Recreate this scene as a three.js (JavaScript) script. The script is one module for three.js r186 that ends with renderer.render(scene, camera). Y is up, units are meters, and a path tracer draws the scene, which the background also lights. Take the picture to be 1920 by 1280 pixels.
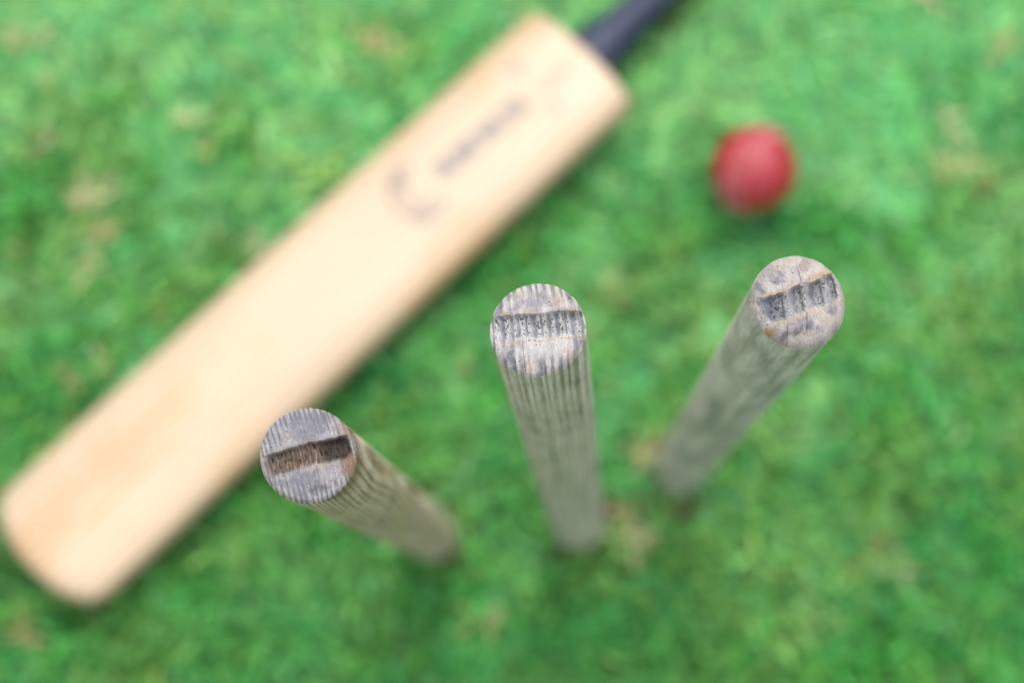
import * as THREE from 'three';
import { ImprovedNoise } from 'three/addons/math/ImprovedNoise.js';
import { mergeGeometries } from 'three/addons/utils/BufferGeometryUtils.js';

// ---------- camera, sky, sun, exposure ----------
const W = 1024, H = 682;
const scene = new THREE.Scene();
const camera = new THREE.PerspectiveCamera(16.06, W / H, 0.05, 200);
camera.position.set(0, 1.738, 0.3378);
camera.lookAt(0, 0, 0);
camera.focus = 1.026;
camera.userData.fStop = 3.5;
scene.add(camera);

const renderer = new THREE.WebGLRenderer({ antialias: true });
renderer.setSize(W, H);
renderer.toneMapping = THREE.LinearToneMapping;
renderer.toneMappingExposure = 1.57;
renderer.shadowMap.enabled = true;

const SUN = new THREE.Vector3(0.06, 0.85, -0.52).normalize();
{ // overcast sky: brighter towards the zenith, with the broad glow of a veiled sun
  const w = 256, h = 128, d = new Float32Array(w * h * 4), v = new THREE.Vector3();
  for (let j = 0; j < h; j++) for (let i = 0; i < w; i++) {
    const el = ((j + 0.5) / h - 0.5) * Math.PI, az = ((i + 0.5) / w - 0.5) * 2 * Math.PI;
    v.set(Math.cos(el) * Math.cos(az), Math.sin(el), Math.cos(el) * Math.sin(az));
    const s = Math.max(0, Math.sin(el)), c = Math.max(0, v.dot(SUN));
    const L = 0.70 * (0.40 + 0.60 * s) + 0.75 * Math.pow(c, 3) + 0.5 * Math.pow(c, 14);
    const k = (j * w + i) * 4;
    d[k] = L * 0.97; d[k + 1] = L * 1.0; d[k + 2] = L * 1.05; d[k + 3] = 1;
  }
  const sky = new THREE.DataTexture(d, w, h, THREE.RGBAFormat, THREE.FloatType);
  sky.mapping = THREE.EquirectangularReflectionMapping;
  sky.magFilter = sky.minFilter = THREE.LinearFilter;
  sky.needsUpdate = true;
  scene.background = sky;
  scene.environment = sky;
}
const sun = new THREE.DirectionalLight(new THREE.Color(1, 0.965, 0.91), 1.5);
sun.position.copy(SUN).multiplyScalar(6);
sun.castShadow = true;
sun.shadow.radius = 34;
sun.shadow.mapSize.set(2048, 2048);
Object.assign(sun.shadow.camera, { left: -1.5, right: 1.5, top: 1.5, bottom: -1.5, near: 0.5, far: 14 });
scene.add(sun, sun.target);

// ---------- helpers ----------
let seed = 20417;
const rnd = () => { seed = (seed + 0x6d2b79f5) | 0; let t = Math.imul(seed ^ (seed >>> 15), 1 | seed); t = (t + Math.imul(t ^ (t >>> 7), 61 | t)) ^ t; return ((t ^ (t >>> 14)) >>> 0) / 4294967296; };
const rr = (a, b) => a + (b - a) * rnd();
const perlin = new ImprovedNoise();
const N3 = (x, y, z) => perlin.noise(x + 31.7, y + 17.3, z + 9.1);
const fbm = (x, y, z, o = 4) => { let s = 0, a = 0.5; for (let i = 0; i < o; i++) { s += a * N3(x, y, z); x *= 2.03; y *= 2.03; z *= 2.03; a *= 0.5; } return s; };
const clamp = (x, a = 0, b = 1) => Math.min(b, Math.max(a, x));
const sstep = (a, b, x) => { const t = clamp((x - a) / (b - a)); return t * t * (3 - 2 * t); };
const s2l = (c) => { c /= 255; return c <= 0.04045 ? c / 12.92 : Math.pow((c + 0.055) / 1.055, 2.4); };
const lin = (r, g, b, k = 1) => [s2l(r) * k, s2l(g) * k, s2l(b) * k];
const mix = (A, B, t) => [A[0] + (B[0] - A[0]) * t, A[1] + (B[1] - A[1]) * t, A[2] + (B[2] - A[2]) * t];
function shade(o) { o.castShadow = true; o.receiveShadow = true; return o; }
function part(name, geo, mat, parent) { const m = shade(new THREE.Mesh(geo, mat)); m.name = name; parent.add(m); return m; }
function thing(name, label, category, group) {
  const o = new THREE.Group(); o.name = name; o.userData = { label, category };
  if (group) o.userData.group = group;
  scene.add(o); return o;
}
function makeGeo(pos, idx, col, uv) {
  const g = new THREE.BufferGeometry();
  g.setAttribute('position', new THREE.Float32BufferAttribute(pos, 3));
  if (col) g.setAttribute('color', new THREE.Float32BufferAttribute(col, 3));
  if (uv) g.setAttribute('uv', new THREE.Float32BufferAttribute(uv, 2));
  g.setIndex(idx); g.computeVertexNormals(); return g;
}

// ---------- ground ----------
{
  const n = 512, c = document.createElement('canvas'); c.width = c.height = n;
  const x = c.getContext('2d'), im = x.createImageData(n, n);
  const tau = Math.PI * 2;
  for (let j = 0; j < n; j++) for (let i = 0; i < n; i++) {
    const u = i / n * tau, v = j / n * tau, R1 = 6;
    const p = fbm(Math.cos(u) * R1 + 3 * Math.cos(v), Math.sin(u) * R1 + 3 * Math.sin(v) * 2, Math.sin(v) * R1, 5);
    const q = N3(i * 0.37, j * 0.37, 4.2);
    const t = clamp(0.5 + p * 1.1 + q * 0.35), k = (j * n + i) * 4;
    im.data[k] = 46 + 46 * t; im.data[k + 1] = 62 + 52 * t; im.data[k + 2] = 30 + 26 * t; im.data[k + 3] = 255;
  }
  x.putImageData(im, 0, 0);
  const tex = new THREE.CanvasTexture(c); tex.colorSpace = THREE.SRGBColorSpace; tex.wrapS = tex.wrapT = THREE.RepeatWrapping;
  const S = 60, M = 120, pos = [], uv = [], idx = [];
  for (let j = 0; j <= M; j++) for (let i = 0; i <= M; i++) {
    const f = (t) => { const s = t / M * 2 - 1; return Math.sign(s) * Math.pow(Math.abs(s), 2.6) * S / 2; };
    const px = f(i), pz = f(j);
    pos.push(px, 0.004 * N3(px * 9, 1, pz * 9) - 0.002, pz); uv.push(px / 0.5, pz / 0.5);
    if (i < M && j < M) { const a = j * (M + 1) + i; idx.push(a, a + M + 1, a + 1, a + 1, a + M + 1, a + M + 2); }
  }
  const ground = part('ground', makeGeo(pos, idx, null, uv), new THREE.MeshStandardMaterial({ map: tex, roughness: 1 }), scene);
  ground.userData = { kind: 'structure', label: 'dark thatch and soil under the mown lawn', category: 'ground' };
}

// ---------- weathered stumps ----------
const woodMat = new THREE.MeshStandardMaterial({ vertexColors: true, roughness: 0.86 });
const K = 0.50, KS = 0.86;
function buildStump(o) {
  const root = thing(o.name, o.label, 'cricket stump', 'three wooden stumps of the wicket');
  const B = new THREE.Vector3(...o.base), T = new THREE.Vector3(...o.top), dir = T.clone().sub(B), L = dir.length();
  dir.normalize();
  root.position.copy(B);
  root.quaternion.setFromUnitVectors(new THREE.Vector3(0, 1, 0), dir).multiply(new THREE.Quaternion().setFromAxisAngle(new THREE.Vector3(0, 1, 0), o.turn));
  const R = o.R, sd = o.seed;
  // growth rings: nearly flat sheets through the wood, given in metres
  const ct = Math.cos(o.ringTilt), st = Math.sin(o.ringTilt);
  const phase = (x, y, b) => {
    const along = L - y;
    let u = x * ct + b * st + o.ringCurve * b * b / R + o.bend * Math.pow(along, 1.5) + 0.0007 * N3(x * 40 + sd, y * 6, b * 60) + 0.0025 * N3(sd, y * 7, 3.3);
    const q = u / o.spacing;
    return q + 0.55 * N3(q * 0.8, sd, 0.5) + 40;
  };
  const late = (q) => { const t = q - Math.floor(q); return sstep(0.30, 0.72, t) * (1 - sstep(0.86, 1.0, t)); };
  // ---- end of the stump: height and colour over (a, b), in units of R ----
  const surf = (a, b) => {
    const r = Math.hypot(a, b), x = a * R, bm = b * R;
    const q = phase(x, L, bm), lt = late(q), fq = q - Math.floor(q);
    let y = -o.dome * r * r;
    if (r > o.r0) { const t = Math.min(1, (r - o.r0) / (1 - o.r0)); y -= o.edge * (1 - Math.sqrt(Math.max(0, 1 - t * t))); }
    // groove
    const wa = a + 0.05 * N3(a * 4, b * 4, sd + 1) + 0.02 * N3(a * 13, b * 13, sd + 6), wob = (o.rag || 1) * 0.035 * N3(a * 2.4 + sd, 2.2, 0.4) + (o.rag || 1) * 0.022 * N3(a * 9 + sd, 5.2, 1.4) + 0.012 * N3(a * 30 + sd, 5.2, 1.4);
    const d = (b - o.grooveAt - wob) / o.grooveHalf;
    const ends = sstep(o.aMin - o.endSoft[0], o.aMin + o.endSoft[0], wa) * (1 - sstep(o.aMax - o.endSoft[1], o.aMax + o.endSoft[1], wa));
    let g = 0;
    if (Math.abs(d) < 1) g = d > 0 ? 1 - Math.pow(d, 4.5) : 1 - Math.pow(-d, o.rampPow);
    g *= ends;
    const inG = sstep(0.05, 0.68, g + 0.12 * N3(a * 12, b * 12, sd + 30));
    const depthHere = o.depth * (0.80 + 0.25 * N3(a * 7, b * 5, sd + 20) + 0.35 * o.depthSlope * a + 0.3 * N3(a * 2.2 + sd, b, 7));
    y -= depthHere * g;
    const fine = fbm(a * 26 + sd, b * 26, 1.7, 3), fine2 = N3(a * 60, b * 60, sd), fib = fbm(a * 34 + sd, b * 7, 3.1, 3);
    // inside: ribs left by the rings and rows of open pores
    const rough = sstep(-0.15, 0.30, Math.sin((fq - o.poreAt) * Math.PI * 2) * 0.5 + o.roughBias + 0.8 * N3(a * 5, b * 4, sd + 4));
    const ps = o.pitStretch || 1, pn = 0.8 * N3(a * 27 + 9 * sd, b * 17 * ps + sd, 8.8) + 0.6 * N3(a * 47, b * 34 * ps, sd + 2.5) + 0.35 * N3(a * 8, b * 6, sd + 3.5);
    const pit = inG * rough * sstep(o.pitCut, o.pitCut + 0.35, pn);
    y -= inG * (o.rib * (lt - 0.4)) + pit * o.pitDepth + inG * rough * 0.00030 * (fine2 + fine);
    // outside: rings stand slightly proud, grain pits, hairline checks along the rings
    const out = 1 - inG, rimStripe = sstep(0.50, 0.98, r + 0.25 * N3(a * 3, b * 3, sd + 8));
    y -= out * (o.ridge * (0.25 + 0.75 * rimStripe) * (lt - 0.4)) - out * (0.00010 * fine + 0.00022 * fbm(a * 5 + sd, b * 5, 4.4, 2));
    const speck = out * sstep(0.40, 0.52, N3(a * 17 + 3 * sd, b * 17, 2.9) * 0.72 + 0.15 * N3(a * 3, b * 3, sd + 12));
    y -= speck * 0.0004;
    const crack = out * (1 - sstep(0, 0.05, Math.abs(fq - 0.03))) * sstep(0.10, 0.35, N3(Math.floor(q) * 3.7, b * 1.6 + sd, 1.1));
    y -= crack * 0.0004;
    const lip = out * Math.max(0, 1 - Math.abs(Math.abs(d) - 1.04) / 0.16) * ends;
    y -= lip * 0.0004 * (0.6 + fine);
    // colour
    const patch = fbm(a * 1.9 + sd * 2, b * 1.9, 0.7, 4), patch2 = fbm(a * 3.4, b * 3.4 + sd, 5.7, 4);
    let c = mix(o.pale, o.blue, clamp(lt * (0.12 + 0.75 * rimStripe * o.stripes) + o.blueBias + patch * 1.1));
    c = mix(c, o.beige, clamp(sstep(0.06, 0.36, patch2) * o.beigeAmt));
    for (const [px, py, ra, rb, pc, amt] of o.patches || []) { // stains seen on the end: centre, radii, colour
      const dx = (a - px) / ra, dy = (b - py) / rb, e = Math.hypot(dx, dy) * 0.9 + 1.5 * fbm(a * 6 + sd, b * 6, px * 9, 5);
      c = mix(c, pc, clamp(1 - sstep(0.25, 1.25, e)) * amt);
    }
    c = mix(c, o.beige, lip * 0.8 * clamp(0.6 + 3 * N3(a * 5, b * 5, sd)));
    c = mix(c, o.specks, speck * 0.7); c = mix(c, o.specks, crack * 0.55);
    let cg = mix(o.grooveA, o.grooveB, clamp(lt * 0.9 + patch2 * 0.9));
    cg = mix(cg, o.grooveRough, clamp(rough * (0.6 + 1.1 * fine + 0.5 * fine2)));
    if (o.sliver) cg = mix(cg, o.sliver, 0.8 * rough * sstep(0.28, 0.5, N3(a * 36 + sd, b * 6, 3.3) + 0.3 * fine2));
    if (o.grooveStain) cg = mix(cg, o.grooveStain, sstep(o.stainFrom, o.stainFrom + 0.10, a + 0.10 * fine) * (1 - sstep(0.74, 0.92, a + 0.3 * fine)) * 0.85);
    if (o.poolAt !== undefined) cg = mix(cg, o.pool, 1 - sstep(o.poolAt - 0.12, o.poolAt + 0.12, a + 0.5 * fine));
    cg = mix(cg, o.pore, pit * 0.8);
    c = mix(c, cg, inG);
    const m = 1 + 0.34 * fine + 0.20 * fine2 + 0.45 * fib;
    return { y, c: [c[0] * m, c[1] * m, c[2] * m], inG };
  };
  const N = 220, pos = [], col = [], inGs = [];
  const disc = (u, v) => { // square to disc
    if (u === 0 && v === 0) return [0, 0];
    let r, p; if (Math.abs(u) > Math.abs(v)) { r = u; p = Math.PI / 4 * v / u; } else { r = v; p = Math.PI / 2 - Math.PI / 4 * u / v; }
    return [r * Math.cos(p), r * Math.sin(p)];
  };
  const sideCol = (x, y, b) => {
    const q = phase(x, y, b), lt = late(q), along = L - y;
    const p1 = fbm(x * 55 + sd, y * 11, b * 55, 4), p2 = fbm(x * 90, y * 26 + sd, b * 90, 4), f1 = fbm(x * 900, y * 60, b * 900, 3);
    let c = mix(o.sidePale, o.sideDark, clamp(lt * o.sideStripe + 0.12 + p2 * 0.9));
    c = mix(c, o.algae, clamp(0.30 + p1 * 2.0 + lt * 0.25) * o.algaeAmt);
    if (o.rimBrown) c = mix(c, o.rimBrown, 0.75 * sstep(0.05, 0.0, along + 0.02 * p1) * sstep(0.1, 0.8, x / R - 0.3 * b / R + 0.6 * p2));
    const m = 1 + 0.5 * f1 + 0.25 * p2;
    return { c: [c[0] * m, c[1] * m, c[2] * m], dr: -o.sideRidge * (lt - 0.35) + 0.00035 * N3(x * 30, y * 8, b * 30 + sd) + 0.00012 * f1 };
  };
  const round = (x, y, b) => { // wanders a little off a true cylinder
    const a = Math.atan2(b, x), k = 1 + 0.012 * Math.cos(2 * a + sd) + 0.006 * N3(Math.cos(a) * 2, y * 5, Math.sin(a) * 2 + sd); return k;
  };
  for (let j = 0; j <= N; j++) for (let i = 0; i <= N; i++) {
    const [a, b] = disc(i / N * 2 - 1, j / N * 2 - 1), s = surf(a, b), r = Math.hypot(a, b);
    const sc = sideCol(a * R, L - o.dome - o.edge, b * R), e = sstep(0.955, 1.0, r);
    const k = 1 + (round(a * R, L, b * R) - 1 + sc.dr / R * 1.0) * sstep(0.5, 1, r);
    pos.push(a * R * k, L + s.y, -b * R * k);
    const cc = mix(s.c, sc.c, e * 0.8); col.push(...cc.map((v) => clamp(v, 0.006, 0.86))); inGs.push(s.inG);
  }
  const idT = [], idG = [];
  for (let j = 0; j < N; j++) for (let i = 0; i < N; i++) {
    const p = j * (N + 1) + i, q = p + N + 1;
    const t = (inGs[p] + inGs[p + 1] + inGs[q] + inGs[q + 1]) / 4 > 0.4 ? idG : idT;
    t.push(p, p + 1, q, p + 1, q + 1, q);
  }
  const full = makeGeo(pos, [...idT, ...idG], col);
  const pick = (idx) => { // only the vertices in use, with the normals of the whole
    const map = new Map(), P = [], Nn = [], C = [], I = [];
    for (const v of idx) {
      if (!map.has(v)) { map.set(v, map.size); for (const [dst, at] of [[P, 'position'], [Nn, 'normal'], [C, 'color']]) { const s = full.attributes[at].array; dst.push(s[v * 3], s[v * 3 + 1], s[v * 3 + 2]); } }
      I.push(map.get(v));
    }
    const g = new THREE.BufferGeometry();
    g.setAttribute('position', new THREE.Float32BufferAttribute(P, 3)); g.setAttribute('normal', new THREE.Float32BufferAttribute(Nn, 3)); g.setAttribute('color', new THREE.Float32BufferAttribute(C, 3));
    g.setIndex(I); return g;
  };
  // ---- shaft: starts on the rim of the end, goes into the soil ----
  const rim = [];
  for (let i = 0; i < N; i++) rim.push(i);
  for (let j = 0; j < N; j++) rim.push(j * (N + 1) + N);
  for (let i = N; i > 0; i--) rim.push(N * (N + 1) + i);
  for (let j = N; j > 0; j--) rim.push(j * (N + 1));
  const n = rim.length, rows = 110, sp = [], sc = [], si = [];
  for (let k = 0; k <= rows; k++) for (let m = 0; m <= n; m++) {
    const v = rim[m % n], t = Math.pow(k / rows, 2.2);
    if (k === 0) { sp.push(pos[v * 3], pos[v * 3 + 1], pos[v * 3 + 2]); const s = sideCol(pos[v * 3], pos[v * 3 + 1], -pos[v * 3 + 2]); sc.push(...mix([col[v * 3], col[v * 3 + 1], col[v * 3 + 2]], s.c, 0.5).map((q) => clamp(q, 0.006, 0.86))); continue; }
    const ang = Math.atan2(-pos[v * 3 + 2], pos[v * 3]);
    const x = Math.cos(ang) * R, b = Math.sin(ang) * R, y0 = pos[v * 3 + 1], y = y0 + (-0.06 - y0) * t;
    const s = sideCol(x, y, b), tip = (1 - 0.12 * (1 - y / L)) * (1 - 0.75 * sstep(0.005, -0.06, y)), kk = (round(x, L + (y - L) * sstep(0, 0.1, t), b) + s.dr / R) * tip;
    sp.push(x * kk, y, -b * kk); sc.push(...s.c.map((q) => clamp(q, 0.006, 0.86)));
  }
  for (let k = 0; k < rows; k++) for (let m = 0; m < n; m++) { const a = k * (n + 1) + m, b2 = a + n + 1; si.push(a, b2, a + 1, a + 1, b2, b2 + 1); }
  part('shaft', makeGeo(sp, si, sc), woodMat, root);
  const end = part('stump_top', pick(idT), woodMat, root);
  part('bail_groove', pick(idG), woodMat, end);
  return root;
}
const D = Math.PI / 180;
const at = (deg, u, v) => { const c = Math.cos(deg * D), n = Math.sin(deg * D); return [u * c + v * n, -u * n + v * c]; }; // along and across the groove
buildStump({
  name: 'cricket_stump', label: 'weathered stump with dark brown stained bail groove, beside the bat blade',
  base: [-0.0564, 0.0, 0.1435], top: [-0.0864, 0.727, 0.1902], turn: 15 * D, R: 0.0205, seed: 1.3,
  spacing: 0.0023, ringTilt: 0.02, ringCurve: 0.04, bend: 0.02, dome: 0.0010, edge: 0.0024, r0: 0.88,
  grooveAt: -0.03, grooveHalf: 0.265, depth: 0.0046, depthSlope: 0.7, rampPow: 1.7, aMin: -0.84, aMax: 0.88, endSoft: [0.24, 0.10], poreAt: 0.1, roughBias: 0.2, pitStretch: 0.3, pitCut: 0.12, pitDepth: 0.0007, rib: 0.0003, ridge: 0.00018,
  pale: lin(206, 202, 204, K), blue: lin(138, 137, 146, K), beige: lin(196, 178, 158, K), beigeAmt: 0.35, blueBias: 0.30, stripes: 1.0, specks: lin(84, 80, 84, K),
  grooveA: lin(138, 120, 108, K), grooveB: lin(100, 84, 76, K), grooveRough: lin(122, 100, 84, K), sliver: lin(196, 166, 134, K), pore: lin(50, 40, 36, K), grooveStain: lin(64, 50, 46, K), stainFrom: 0.28,
  rimBrown: lin(144, 116, 88, K),
  patches: [[...at(15, 0.0, 0.58), 0.5, 0.28, lin(146, 144, 156, K), 0.7], [...at(15, -0.05, -0.45), 0.62, 0.2, lin(144, 143, 156, K), 0.75], [...at(15, 0.45, -0.42), 0.3, 0.25, lin(196, 188, 188, K), 0.7], [...at(15, 0.88, -0.25), 0.16, 0.5, lin(160, 122, 88, K), 0.85], [...at(15, 0.75, 0.52), 0.14, 0.3, lin(170, 146, 118, K), 0.7], [...at(15, 0.2, -0.66), 0.2, 0.1, lin(104, 104, 112, K), 0.7]],
  sidePale: lin(226, 212, 192, KS), sideDark: lin(112, 98, 66, KS), sideStripe: 0.7, algae: lin(188, 172, 128, KS), algaeAmt: 0.55, sideRidge: 0.00013,
});
buildStump({
  name: 'cricket_stump_001', label: 'pale grey stump with ribbed porous bail groove, middle one of the wicket',
  base: [0.0484, 0.0, 0.1365], top: [0.0109, 0.727, 0.1357], turn: 4.5 * D, R: 0.0206, seed: 5.7,
  spacing: 0.0033, ringTilt: 0.03, ringCurve: 0.03, bend: 0.03, dome: 0.0014, edge: 0.0034, r0: 0.78,
  grooveAt: 0.045, grooveHalf: 0.29, depth: 0.0050, depthSlope: 0, rampPow: 1.35, aMin: -0.90, aMax: 1.02, endSoft: [0.14, 0.16], poreAt: 0.9, roughBias: 0.05, pitCut: 0.10, pitDepth: 0.0008, rib: 0.0005, ridge: 0.0002,
  pale: lin(234, 228, 224, K), blue: lin(136, 137, 148, K), beige: lin(212, 188, 160, K), beigeAmt: 0.5, blueBias: 0.04, stripes: 1.15, specks: lin(84, 82, 84, K),
  grooveA: lin(214, 212, 214, K), grooveB: lin(130, 132, 142, K), grooveRough: lin(228, 222, 216, K), pore: lin(50, 48, 48, K),
  patches: [[...at(4.5, -0.02, 0.56), 0.52, 0.24, lin(160, 158, 170, K), 0.75], [...at(4.5, 0.42, 0.66), 0.18, 0.22, lin(204, 178, 156, K), 0.6], [...at(4.5, -0.30, 0.74), 0.3, 0.12, lin(206, 190, 172, K), 0.5], [...at(4.5, -0.56, -0.55), 0.10, 0.3, lin(120, 122, 136, K), 0.8], [...at(4.5, 0.82, -0.30), 0.07, 0.22, lin(140, 142, 152, K), 0.7], [...at(4.5, 0.72, -0.62), 0.2, 0.22, lin(206, 178, 148, K), 0.6], [...at(4.5, -0.27, -0.75), 0.07, 0.2, lin(120, 124, 134, K), 0.7], [...at(4.5, 0.1, -0.8), 0.07, 0.2, lin(116, 120, 130, K), 0.7], [...at(4.5, -0.8, 0.35), 0.12, 0.3, lin(150, 154, 166, K), 0.6]],
  sidePale: lin(234, 226, 214, KS), sideDark: lin(110, 112, 86, KS), sideStripe: 0.58, algae: lin(206, 198, 176, KS), algaeAmt: 0.42, sideRidge: 0.00013,
});
buildStump({
  name: 'cricket_stump_002', label: 'rounded grey stump with coarse stepped bail groove, end one towards the red ball',
  base: [0.1200, 0.0, 0.0955], top: [0.1231, 0.727, 0.1233], turn: 20.5 * D, R: 0.0206, seed: 9.2,
  spacing: 0.0080, ringTilt: -0.22, ringCurve: 0.10, bend: 0.03, dome: 0.0024, edge: 0.0062, r0: 0.60,
  grooveAt: 0.02, grooveHalf: 0.31, rag: 2.2, depth: 0.0046, depthSlope: 0.1, rampPow: 1.6, aMin: -0.78, aMax: 0.92, endSoft: [0.18, 0.16], poreAt: 0.62, roughBias: 0.25, pitCut: 0.22, pitDepth: 0.0006, rib: 0.0022, ridge: 0.00012,
  pale: lin(222, 212, 204, K), blue: lin(160, 156, 166, K), beige: lin(214, 186, 154, K), beigeAmt: 0.5, blueBias: 0.0, stripes: 0.35, specks: lin(78, 74, 76, K),
  grooveA: lin(178, 176, 180, K), grooveB: lin(104, 108, 120, K), grooveRough: lin(206, 204, 202, K), pore: lin(74, 72, 74, K), poolAt: -0.36, pool: lin(140, 144, 156, K),
  patches: [[...at(20.5, -0.63, -0.66), 0.13, 0.11, lin(196, 154, 84, K), 0.85], [...at(20.5, 0.33, 0.5), 0.26, 0.06, lin(214, 178, 130, K), 0.7], [...at(20.5, -0.42, 0.47), 0.13, 0.17, lin(138, 132, 152, K), 0.8], [...at(20.5, -0.82, 0.28), 0.07, 0.22, lin(128, 130, 142, K), 0.75], [...at(20.5, 0.12, 0.72), 0.14, 0.14, lin(176, 156, 148, K), 0.7], [...at(20.5, 0.22, -0.47), 0.14, 0.22, lin(134, 130, 152, K), 0.85], [...at(20.5, 0.66, -0.15), 0.12, 0.2, lin(150, 142, 152, K), 0.75], [...at(20.5, -0.1, -0.66), 0.3, 0.09, lin(106, 106, 118, K), 0.85], [...at(20.5, -0.38, 0.68), 0.14, 0.07, lin(206, 178, 148, K), 0.6], [...at(20.5, -0.1, -0.48), 0.3, 0.12, lin(168, 160, 168, K), 0.7]],
  sidePale: lin(230, 226, 216, KS), sideDark: lin(158, 156, 138, KS), sideStripe: 0.3, algae: lin(138, 150, 130, KS), algaeAmt: 0.75, sideRidge: 0.00008,
});

// ---------- cricket bat ----------
{
  const toe = new THREE.Vector3(-0.3389, 0, 0.1690), sh = new THREE.Vector3(0.0543, 0, -0.2097);
  const BL = toe.distanceTo(sh);
  const bat = thing('cricket_bat', 'pale willow bat with navy rubber grip, lying face up on the grass', 'cricket bat');
  bat.position.set(toe.x, 0.058, toe.z);
  bat.rotation.order = 'YZX';
  bat.rotation.y = Math.atan2(-(sh.z - toe.z), sh.x - toe.x);
  bat.rotation.z = -0.022;
  bat.rotation.x = -0.13; // rocked over on the ridge of its back
  // wood and print of the face: canvas, u along the blade, v across
  const cw = 2048, ch = 512, c = document.createElement('canvas'); c.width = cw; c.height = ch;
  const x = c.getContext('2d'), im = x.createImageData(cw, ch);
  for (let j = 0; j < ch; j++) for (let i = 0; i < cw; i++) {
    const s = i / cw * 0.56, w = (j / ch - 0.5) * 0.2;
    const q = (w + 0.0035 * N3(s * 3, w * 6, 1.5) + 0.0012 * N3(s * 9, w * 30, 3)) / 0.0085;
    const t = q - Math.floor(q), lt = sstep(0.55, 0.9, t) * (1 - sstep(0.93, 1, t));
    const fl = N3(s * 60, w * 2500, 2.2), blot = fbm(s * 7, w * 16, 6.1, 4), st = sstep(0.05, 0.42, fbm(s * 9 + 4, w * 18, 9.4, 4) + 0.25 * Math.exp(-Math.pow((s - 0.17) / 0.09, 2) - Math.pow((w + 0.01) / 0.035, 2)));
    const m = 1 - 0.12 * lt + 0.06 * fl + 0.10 * blot, k = (j * cw + i) * 4;
    im.data[k] = clamp(192 * m - 5 * st, 0, 255); im.data[k + 1] = clamp(167 * m - 15 * st, 0, 255); im.data[k + 2] = clamp(138 * m - 24 * st, 0, 255); im.data[k + 3] = 255;
  }
  x.putImageData(im, 0, 0);
  const U = (s) => s / 0.56 * cw, V = (w) => (w / 0.2 + 0.5) * ch; // w to the right of the axis, looking from toe to handle
  // a line of worn block characters along the axis (illegible in the photograph), then fainter ones
  const bar = (s, w, ds, dw, col) => { x.fillStyle = col; x.fillRect(U(s), V(w - dw / 2), U(ds), dw / 0.2 * ch); };
  let s0 = 0.403;
  for (let i = 0; i < 11; i++) {
    const wC = -0.0050 + (s0 - 0.403) * 0.05, dk = 'rgba(66,66,82,' + (0.9 - 0.035 * i) + ')', tall = 0.0135;
    bar(s0, wC, 0.0032, tall, dk);
    if (i % 3 !== 1) bar(s0 + 0.0046, wC, 0.0024, tall, dk);
    bar(s0, wC + (i % 2 ? 0.0052 : -0.0052), 0.007, 0.0028, dk);
    if (i % 4 === 2) bar(s0, wC, 0.006, 0.0026, dk);
    s0 += 0.0077;
  }
  for (let i = 0; i < 4; i++) { bar(0.500 + i * 0.0065, 0.0015, 0.0042, 0.013, 'rgba(140,118,104,0.55)'); }
  x.lineCap = 'round';
  const arc = (s, w, r, a0, a1, lw, col) => { x.strokeStyle = col; x.lineWidth = lw / 0.2 * ch; x.beginPath(); for (let i = 0; i <= 40; i++) { const a = a0 + (a1 - a0) * i / 40; x.lineTo(U(s + r * Math.cos(a)), V(w + r * Math.sin(a))); } x.stroke(); };
  const tan = 'rgba(120,102,94,0.6)';
  // a faint wreath-like emblem nearer the toe, and two small round stamps by the shoulder
  arc(0.384, -0.0055, 0.021, 1.3, 5.0, 0.0075, tan); arc(0.384, -0.0055, 0.0115, 1.6, 4.6, 0.0055, tan);
  arc(0.376, -0.0225, 0.0045, 0, 6.28, 0.0045, 'rgba(104,90,86,0.6)'); arc(0.371, 0.0115, 0.0050, 0, 6.28, 0.0042, 'rgba(116,100,92,0.55)');
  arc(0.498, -0.0235, 0.0042, 0, 6.28, 0.005, tan); arc(0.497, 0.018, 0.0038, 0, 6.28, 0.004, tan);
  const tex = new THREE.CanvasTexture(c); tex.colorSpace = THREE.SRGBColorSpace;
  const willow = new THREE.MeshPhysicalMaterial({ map: tex, roughness: 0.5, clearcoat: 0.5, clearcoatRoughness: 0.36 });
  // blade: sections across the axis, x from toe (0) to shoulder
  const M = 72, rows = 120, pos = [], uv = [], idx = [];
  const half = (s) => {
    const full = 0.0542 - 0.0022 * s / BL;
    let k = 1;
    if (s < 0.030) k = Math.pow(1 - Math.pow(1 - s / 0.030, 2.3), 1 / 2.3);
    if (s > BL - 0.010) k = Math.min(k, Math.pow(1 - Math.pow(clamp((s - (BL - 0.010)) / 0.010), 2.6), 1 / 2.6));
    return full * Math.max(k, 0.0);
  };
  const ss = []; for (let i = 0; i <= rows; i++) { const t = i / rows; ss.push(BL * (0.5 - 0.5 * Math.cos(Math.PI * t))); }
  for (let i = 0; i <= rows; i++) {
    const s = ss[i], w = Math.max(half(s), 1e-5), endK = Math.pow(clamp(w / 0.0495), 0.5);
    const spine = (0.018 * sstep(0, 0.16, s) * (1 - 0.75 * sstep(0.30, BL, s)) + 0.004);
    const edge = 0.030;
    for (let m = 0; m <= M; m++) {
      const a = m / M * Math.PI * 2, ca = Math.cos(a), sa = Math.sin(a);
      // rounded box section: face above, back with a spine below
      const ex = Math.sign(ca) * Math.pow(Math.abs(ca), 0.40), ey = Math.sign(sa) * Math.pow(Math.abs(sa), 0.56);
      const z = ex * w, f = Math.abs(ex);
      const y = ey > 0 ? ey * (edge * 0.5) * endK + 0.0022 * (1 - f * f) : ey * (edge * 0.5) * endK - spine * Math.pow(1 - f, 1.15) * clamp(endK);
      pos.push(s, y - edge * 0.5, z); uv.push(s / 0.56, 1 - (z / 0.2 + 0.5));
    }
  }
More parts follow.
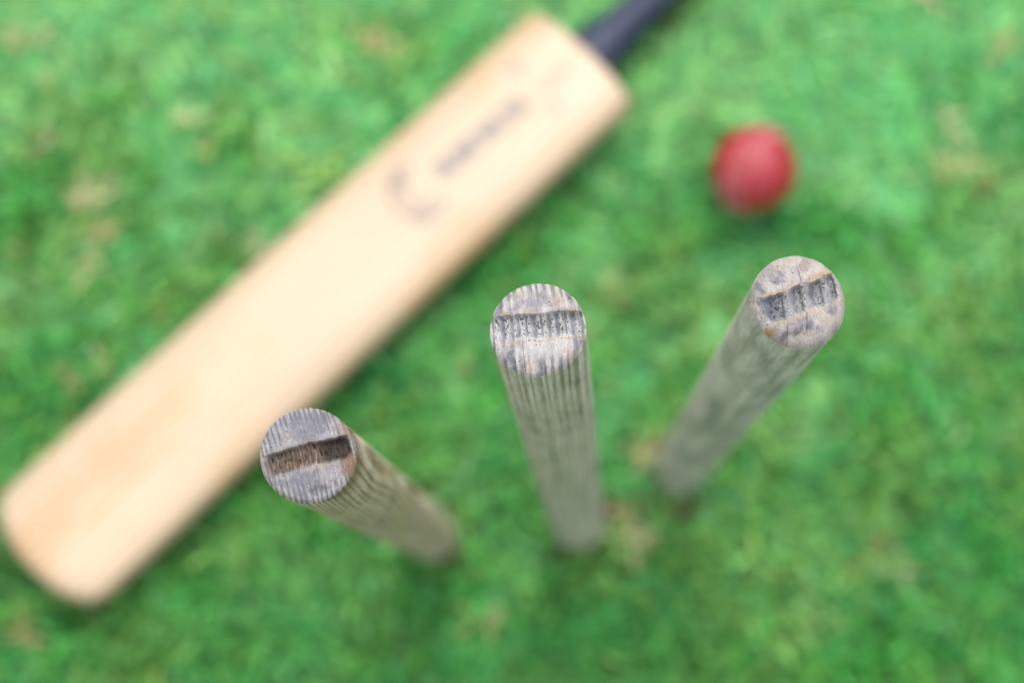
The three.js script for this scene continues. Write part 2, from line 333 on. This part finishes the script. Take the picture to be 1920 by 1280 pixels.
  for (let i = 0; i < rows; i++) for (let m = 0; m < M; m++) { const a = i * (M + 1) + m, b = a + M + 1; idx.push(a, b, a + 1, a + 1, b, b + 1); }
  const blade = part('blade', makeGeo(pos, idx, null, uv), willow, bat);
  // handle and grip
  const grip = new THREE.MeshPhysicalMaterial({ color: new THREE.Color().setRGB(0.018, 0.026, 0.060), roughness: 0.45, sheen: 0.6, sheenRoughness: 0.5, sheenColor: new THREE.Color(0.2, 0.24, 0.34) });
  const hp = [], hi = [], HM = 48, HL = 0.275, HR = 260;
  for (let i = 0; i <= HR; i++) {
    const t = i / HR, s = -0.012 + (HL + 0.012) * t;
    let r = 0.0134 + 0.0076 * Math.exp(-Math.pow(Math.max(0, s) / 0.035, 1.4)) + 0.0028 * sstep(HL - 0.02, HL - 0.004, s);
    r += 0.00045 * Math.sin(s / 0.0042 * Math.PI * 2);
    r *= Math.sqrt(clamp(1 - Math.pow(clamp((s - (HL - 0.006)) / 0.006), 2), 0.0001));
    for (let m = 0; m <= HM; m++) { const a = m / HM * Math.PI * 2; hp.push(BL + s, -0.0185 + r * (0.95 - 0.22 * Math.exp(-Math.pow(Math.max(0, s) / 0.03, 2))) * Math.sin(a), r * Math.cos(a)); }
  }
  for (let i = 0; i < HR; i++) for (let m = 0; m < HM; m++) { const a = i * (HM + 1) + m, b = a + HM + 1; hi.push(a, b, a + 1, a + 1, b, b + 1); }
  const handle = part('handle_grip', makeGeo(hp, hi), grip, bat);
  handle.userData.label = 'navy ribbed rubber grip';
}

// ---------- cricket ball ----------
{
  const BR = 0.0315;
  const ball = thing('cricket_ball', 'red leather ball with raised stitched seam, lying on the grass', 'cricket ball');
  ball.position.set(0.1759, 0, -0.1191);
  const nrm = new THREE.Vector3(0.81, 0.3, 0.505).normalize();
  const q = new THREE.Quaternion().setFromUnitVectors(new THREE.Vector3(0, 1, 0), nrm);
  const red = (r, cc) => new THREE.MeshPhysicalMaterial({ color: new THREE.Color().setRGB(0.34, 0.006, 0.018), roughness: r, clearcoat: cc, clearcoatRoughness: 0.18, vertexColors: false });
  const mats = [red(0.22, 1.0), red(0.55, 0.3)];
  const at = new THREE.Vector3(0, BR + 0.008, 0);
  for (const side of [1, -1]) {
    const g = new THREE.SphereGeometry(BR, 96, 48, 0, Math.PI * 2, 0, Math.PI / 2), p = g.attributes.position;
    for (let i = 0; i < p.count; i++) {
      const v = new THREE.Vector3().fromBufferAttribute(p, i).normalize();
      const k = 1 + 0.004 * fbm(v.x * 3, v.y * 3 + side * 5, v.z * 3, 3) - 0.006 * Math.exp(-Math.pow(v.x / 0.02, 2)) * (v.y > 0.3 ? 1 : 0.4);
      p.setXYZ(i, v.x * BR * k, v.y * BR * k * side, v.z * BR * k);
    }
    if (side < 0) { const id = g.index.array; for (let i = 0; i < id.length; i += 3) { const t = id[i]; id[i] = id[i + 1]; id[i + 1] = t; } }
    g.computeVertexNormals();
    const m = part('leather_half', g, mats[side > 0 ? 0 : 1], ball); m.quaternion.copy(q); m.position.copy(at);
    m.userData.label = side > 0 ? 'polished red leather half' : 'duller scuffed red leather half';
  }
  const prof = []; for (let i = 0; i <= 24; i++) { const t = i / 24 * 2 - 1; prof.push(new THREE.Vector2(Math.sqrt(BR * BR - Math.pow(t * 0.0105, 2)) - 0.0004 + 0.0013 * Math.sqrt(Math.max(0, 1 - Math.pow(t, 4))) - (Math.abs(t) < 0.06 ? 0.0006 : 0), t * 0.0105)); }
  const seam = part('seam', new THREE.LatheGeometry(prof, 128), red(0.55, 0.05), ball); seam.quaternion.copy(q); seam.position.copy(at);
  const st = [], one = new THREE.CapsuleGeometry(0.00048, 0.0017, 3, 6);
  for (const row of [-0.0082, -0.0055, -0.0024, 0.0024, 0.0055, 0.0082]) for (let k = 0; k < 76; k++) {
    const a = (k + (Math.abs(row) > 0.004 ? 0.5 : 0)) / 76 * Math.PI * 2, r = Math.sqrt(BR * BR - row * row) + 0.00085;
    const g = one.clone(); g.rotateX(Math.PI / 2); g.rotateX(0.0); g.rotateY(0.5 * Math.sign(row)); g.translate(0, 0, 0);
    g.rotateY(0); g.applyMatrix4(new THREE.Matrix4().makeRotationY(-a).multiply(new THREE.Matrix4().makeTranslation(r, row, 0)).multiply(new THREE.Matrix4().makeRotationX(0.35 * Math.sign(row)))); st.push(g);
  }
  const stitch = part('stitching', mergeGeometries(st), new THREE.MeshStandardMaterial({ color: new THREE.Color().setRGB(0.66, 0.34, 0.33), roughness: 0.8 }), ball);
  stitch.quaternion.copy(q); stitch.position.copy(at); stitch.userData = { kind: 'stuff', label: 'rows of faded pink stitches' };
}

// ---------- grass ----------
function bladeGeo(list, len, wid, az, lean, curl, ox, oz, col) { // one narrow curved leaf, folded along its midrib
  const seg = 4, p = [], c = [], id = [], dx = Math.cos(az), dz = Math.sin(az);
  let px = ox, py = 0, pz = oz, th = lean;
  for (let i = 0; i <= seg; i++) {
    const t = i / seg, w = wid * 0.5 * (i === seg ? 0.08 : (1 - 0.55 * t * t)), sx = -dz * w, sz = dx * w, fold = w * 0.45;
    p.push(px - sx, py + fold, pz - sz, px, py, pz, px + sx, py + fold, pz + sz);
    for (let k = 0; k < 3; k++) c.push(col[0], col[1], col[2]);
    th += curl / seg; px += dx * Math.sin(th) * len / seg; pz += dz * Math.sin(th) * len / seg; py += Math.cos(th) * len / seg;
    if (i < seg) for (let k = 0; k < 2; k++) { const a = i * 3 + k; id.push(a, a + 3, a + 1, a + 1, a + 3, a + 4); }
  }
  list.push(makeGeo(p, id, c));
}
const grassMat = new THREE.MeshStandardMaterial({ vertexColors: true, roughness: 0.42, side: THREE.DoubleSide });
const strawMat = new THREE.MeshStandardMaterial({ vertexColors: true, roughness: 0.8, side: THREE.DoubleSide });
const tufts = [], strawTufts = [];
for (let v = 0; v < 8; v++) {
  const list = [], n = 20, flat = v >= 4;
  for (let i = 0; i < n; i++) {
    const a = rr(0, 6.283), r = 0.024 * Math.sqrt(rnd()), m = rr(0.68, 1.36);
    bladeGeo(list, rr(0.018, 0.042), rr(0.0030, 0.0062), rr(0, 6.283), flat ? rr(0.9, 1.4) : rr(0.1, 0.85), rr(0.2, 1.1), Math.cos(a) * r, Math.sin(a) * r, [m * rr(0.9, 1.1), m, m * rr(0.85, 1.15)]);
  }
  tufts.push(mergeGeometries(list));
}
for (let v = 0; v < 3; v++) {
  const list = [];
  for (let i = 0; i < 8; i++) {
    const a = rr(0, 6.283), r = 0.012 * Math.sqrt(rnd()), m = rr(0.7, 1.2);
    bladeGeo(list, rr(0.014, 0.034), rr(0.002, 0.0036), rr(0, 6.283), rr(0.7, 1.4), rr(0, 0.6), Math.cos(a) * r, Math.sin(a) * r, [m, m, m]);
  }
  strawTufts.push(mergeGeometries(list));
}
const bare = [[0.085, 0.122, 0.020], [-0.035, 0.165, 0.012], [0.115, 0.118, 0.014], [0.060, 0.160, 0.012]];
const green = lin(74, 156, 68), yellow = lin(138, 172, 92), teal = lin(58, 152, 90), dark = lin(42, 116, 46);
const spots = tufts.map(() => []), sSpots = strawTufts.map(() => []);
function blocked(x, z) { // standing where the stumps or the bat's back press the grass down
  for (const [sx, sz] of [[-0.0564, 0.1435], [0.0484, 0.1365], [0.1200, 0.0955]]) if (Math.hypot(x - sx, z - sz) < 0.0195) return 0;
  const ux = 0.7204, uz = -0.6936, s = (x + 0.3389) * ux + (z - 0.1690) * uz, w = -(x + 0.3389) * uz + (z - 0.1690) * ux;
  if (s > -0.015 && s < 0.552 && Math.abs(w) < 0.058) return 0.42;
  if (s >= 0.552 && s < 0.83 && Math.abs(w) < 0.022) return 0.5;
  if (Math.hypot(x - 0.1759, z + 0.1191) < 0.022) return 0.3;
  return 1;
}
const near = 1.25, step = 0.0185;
for (let gz = -near; gz < near; gz += step) for (let gx = -near; gx < near; gx += step) {
  const x = gx + rr(-0.5, 0.5) * step, z = gz + rr(-0.5, 0.5) * step, hgt = blocked(x, z);
  if (!hgt) continue;
  if (bare.some(([bx, bz, br]) => Math.hypot(x - bx, z - bz) < br) && rnd() < 0.75) continue;
  const n1 = fbm(x * 14, 1, z * 14, 3), n2 = fbm(x * 30, 4, z * 30, 3), n3 = fbm(x * 22, 8, z * 22, 3);
  let c = mix(green, yellow, clamp(0.30 + n1 * 1.2 + rr(-0.4, 0.4)));
  c = mix(c, teal, clamp(0.2 + n2 * 1.5 + rr(-0.35, 0.35))); c = mix(c, dark, clamp(n3 * 0.9));
  if (fbm(x * 17 + 5, 2, z * 17, 2) < -0.36 && rnd() < 0.3) continue; // thin places
  // the nap: upright round the wicket, rolled flat further out
  const lie = rnd() < clamp(0.62 - 2.2 * (z + 0.02) + 0.8 * n2) ? 4 : 0;
  spots[lie + Math.floor(rnd() * 4)].push([x, z, hgt * rr(0.7, 1.15), hgt * (lie ? 0.9 : rr(0.8, 1.2)), c]);
}
for (let k = 0; k < 16000; k++) { // beyond, sparser and larger tufts
  const a = rr(0, 6.283), r = 1.15 + 4 * Math.pow(rnd(), 1.3), x = Math.cos(a) * r, z = Math.sin(a) * r;
  spots[Math.floor(rnd() * tufts.length)].push([x, z, rr(1.2, 1.49), 1.0, mix(green, yellow, rnd())]);
}
const tanSpots = [[0.096, 0.084, 0.010, 26], [0.088, 0.146, 0.012, 20], [0.084, 0.119, 0.014, 12], [0.319, -0.145, 0.02, 22], [0.335, -0.115, 0.016, 16], [-0.302, -0.098, 0.02, 26], [-0.358, -0.225, 0.02, 18], [-0.015, 0.203, 0.016, 14], [-0.111, -0.225, 0.018, 20], [0.259, 0.165, 0.018, 12], [0.187, -0.03, 0.02, 8], [-0.335, 0.215, 0.016, 14], [-0.25, -0.17, 0.014, 10]];
const straws = [lin(196, 178, 128), lin(186, 160, 110), lin(168, 132, 84), lin(206, 194, 154)];
for (const [x, z, r, n] of tanSpots) for (let k = 0; k < n / 8; k++) { const a = rr(0, 6.283), d = r * Math.sqrt(rnd()); sSpots[k % 3].push([x + Math.cos(a) * d, z + Math.sin(a) * d, rr(0.35, 0.65), rr(0.5, 1.0), straws[Math.floor(rnd() * 4)]]); }
for (let k = 0; k < 1500; k++) { const x = rr(-1, 1), z = rr(-1, 1), h = blocked(x, z); if (h && fbm(x * 13, 6, z * 13, 3) > 0.22) sSpots[k % 3].push([x, z, rr(0.3, 0.7), h * rr(0.4, 0.8), straws[Math.floor(rnd() * 4)]]); }
function scatter(name, geos, lists, mat, label, lift) {
  const root = new THREE.Group(); root.name = name; root.userData = { kind: 'stuff', label, category: 'grass' }; scene.add(root);
  const m = new THREE.Matrix4(), q = new THREE.Quaternion(), Y = new THREE.Vector3(0, 1, 0), col = new THREE.Color();
  geos.forEach((g, i) => {
    const im = shade(new THREE.InstancedMesh(g, mat, lists[i].length)); im.name = 'tufts'; im.userData.kind = 'stuff'; root.add(im);
    lists[i].forEach(([x, z, s, h, c], k) => { m.compose(new THREE.Vector3(x, lift, z), q.setFromAxisAngle(Y, (x * 917.3 + z * 431.7) % 6.283), new THREE.Vector3(s, h * (s < 1.5 ? 1 : s), s)); im.setMatrixAt(k, m); im.setColorAt(k, col.setRGB(...c)); });
  });
}
scatter('lawn_grass', tufts, spots, grassMat, 'short green mown grass covering the ground', -0.002);
scatter('dry_grass', strawTufts, sSpots, strawMat, 'tan dead grass scattered in the lawn', 0.012);

// crumbs of soil where the stumps were driven in
{
  const g = new THREE.IcosahedronGeometry(1, 1), p = g.attributes.position;
  for (let i = 0; i < p.count; i++) { const v = new THREE.Vector3().fromBufferAttribute(p, i), k = 1 + 0.35 * N3(v.x * 1.7, v.y * 1.7, v.z * 1.7); p.setXYZ(i, v.x * k, v.y * k, v.z * k); }
  g.computeVertexNormals();
  const n = 280, im = shade(new THREE.InstancedMesh(g, new THREE.MeshStandardMaterial({ roughness: 1 }), n)), m = new THREE.Matrix4(), q = new THREE.Quaternion(), col = new THREE.Color();
  im.name = 'soil_crumbs'; im.userData = { kind: 'stuff', label: 'brown soil crumbs around the stump holes', category: 'soil' };
  const holes = [[-0.0564, 0.1435, 0.034], [0.0484, 0.1365, 0.034], [0.1200, 0.0955, 0.036], [0.085, 0.118, 0.024]];
  for (let i = 0; i < n; i++) {
    const [hx, hz, hr] = holes[i % 4], a = rr(0, 6.283), d = (i % 4 < 3 ? 0.019 : 0) + (hr - (i % 4 < 3 ? 0.019 : 0)) * rnd(), s = rr(0.0012, 0.0042), k = rr(0.6, 1.3);
    q.setFromAxisAngle(new THREE.Vector3(rr(-1, 1), rr(-1, 1), rr(-1, 1)).normalize(), rr(0, 6.283));
    im.setMatrixAt(i, m.compose(new THREE.Vector3(hx + Math.cos(a) * d, s * 0.5 + 0.002, hz + Math.sin(a) * d), q, new THREE.Vector3(s, s * 0.8, s)));
    im.setColorAt(i, col.setRGB(0.13 * k, 0.085 * k, 0.05 * k));
  }
  scene.add(im);
}

renderer.render(scene, camera);
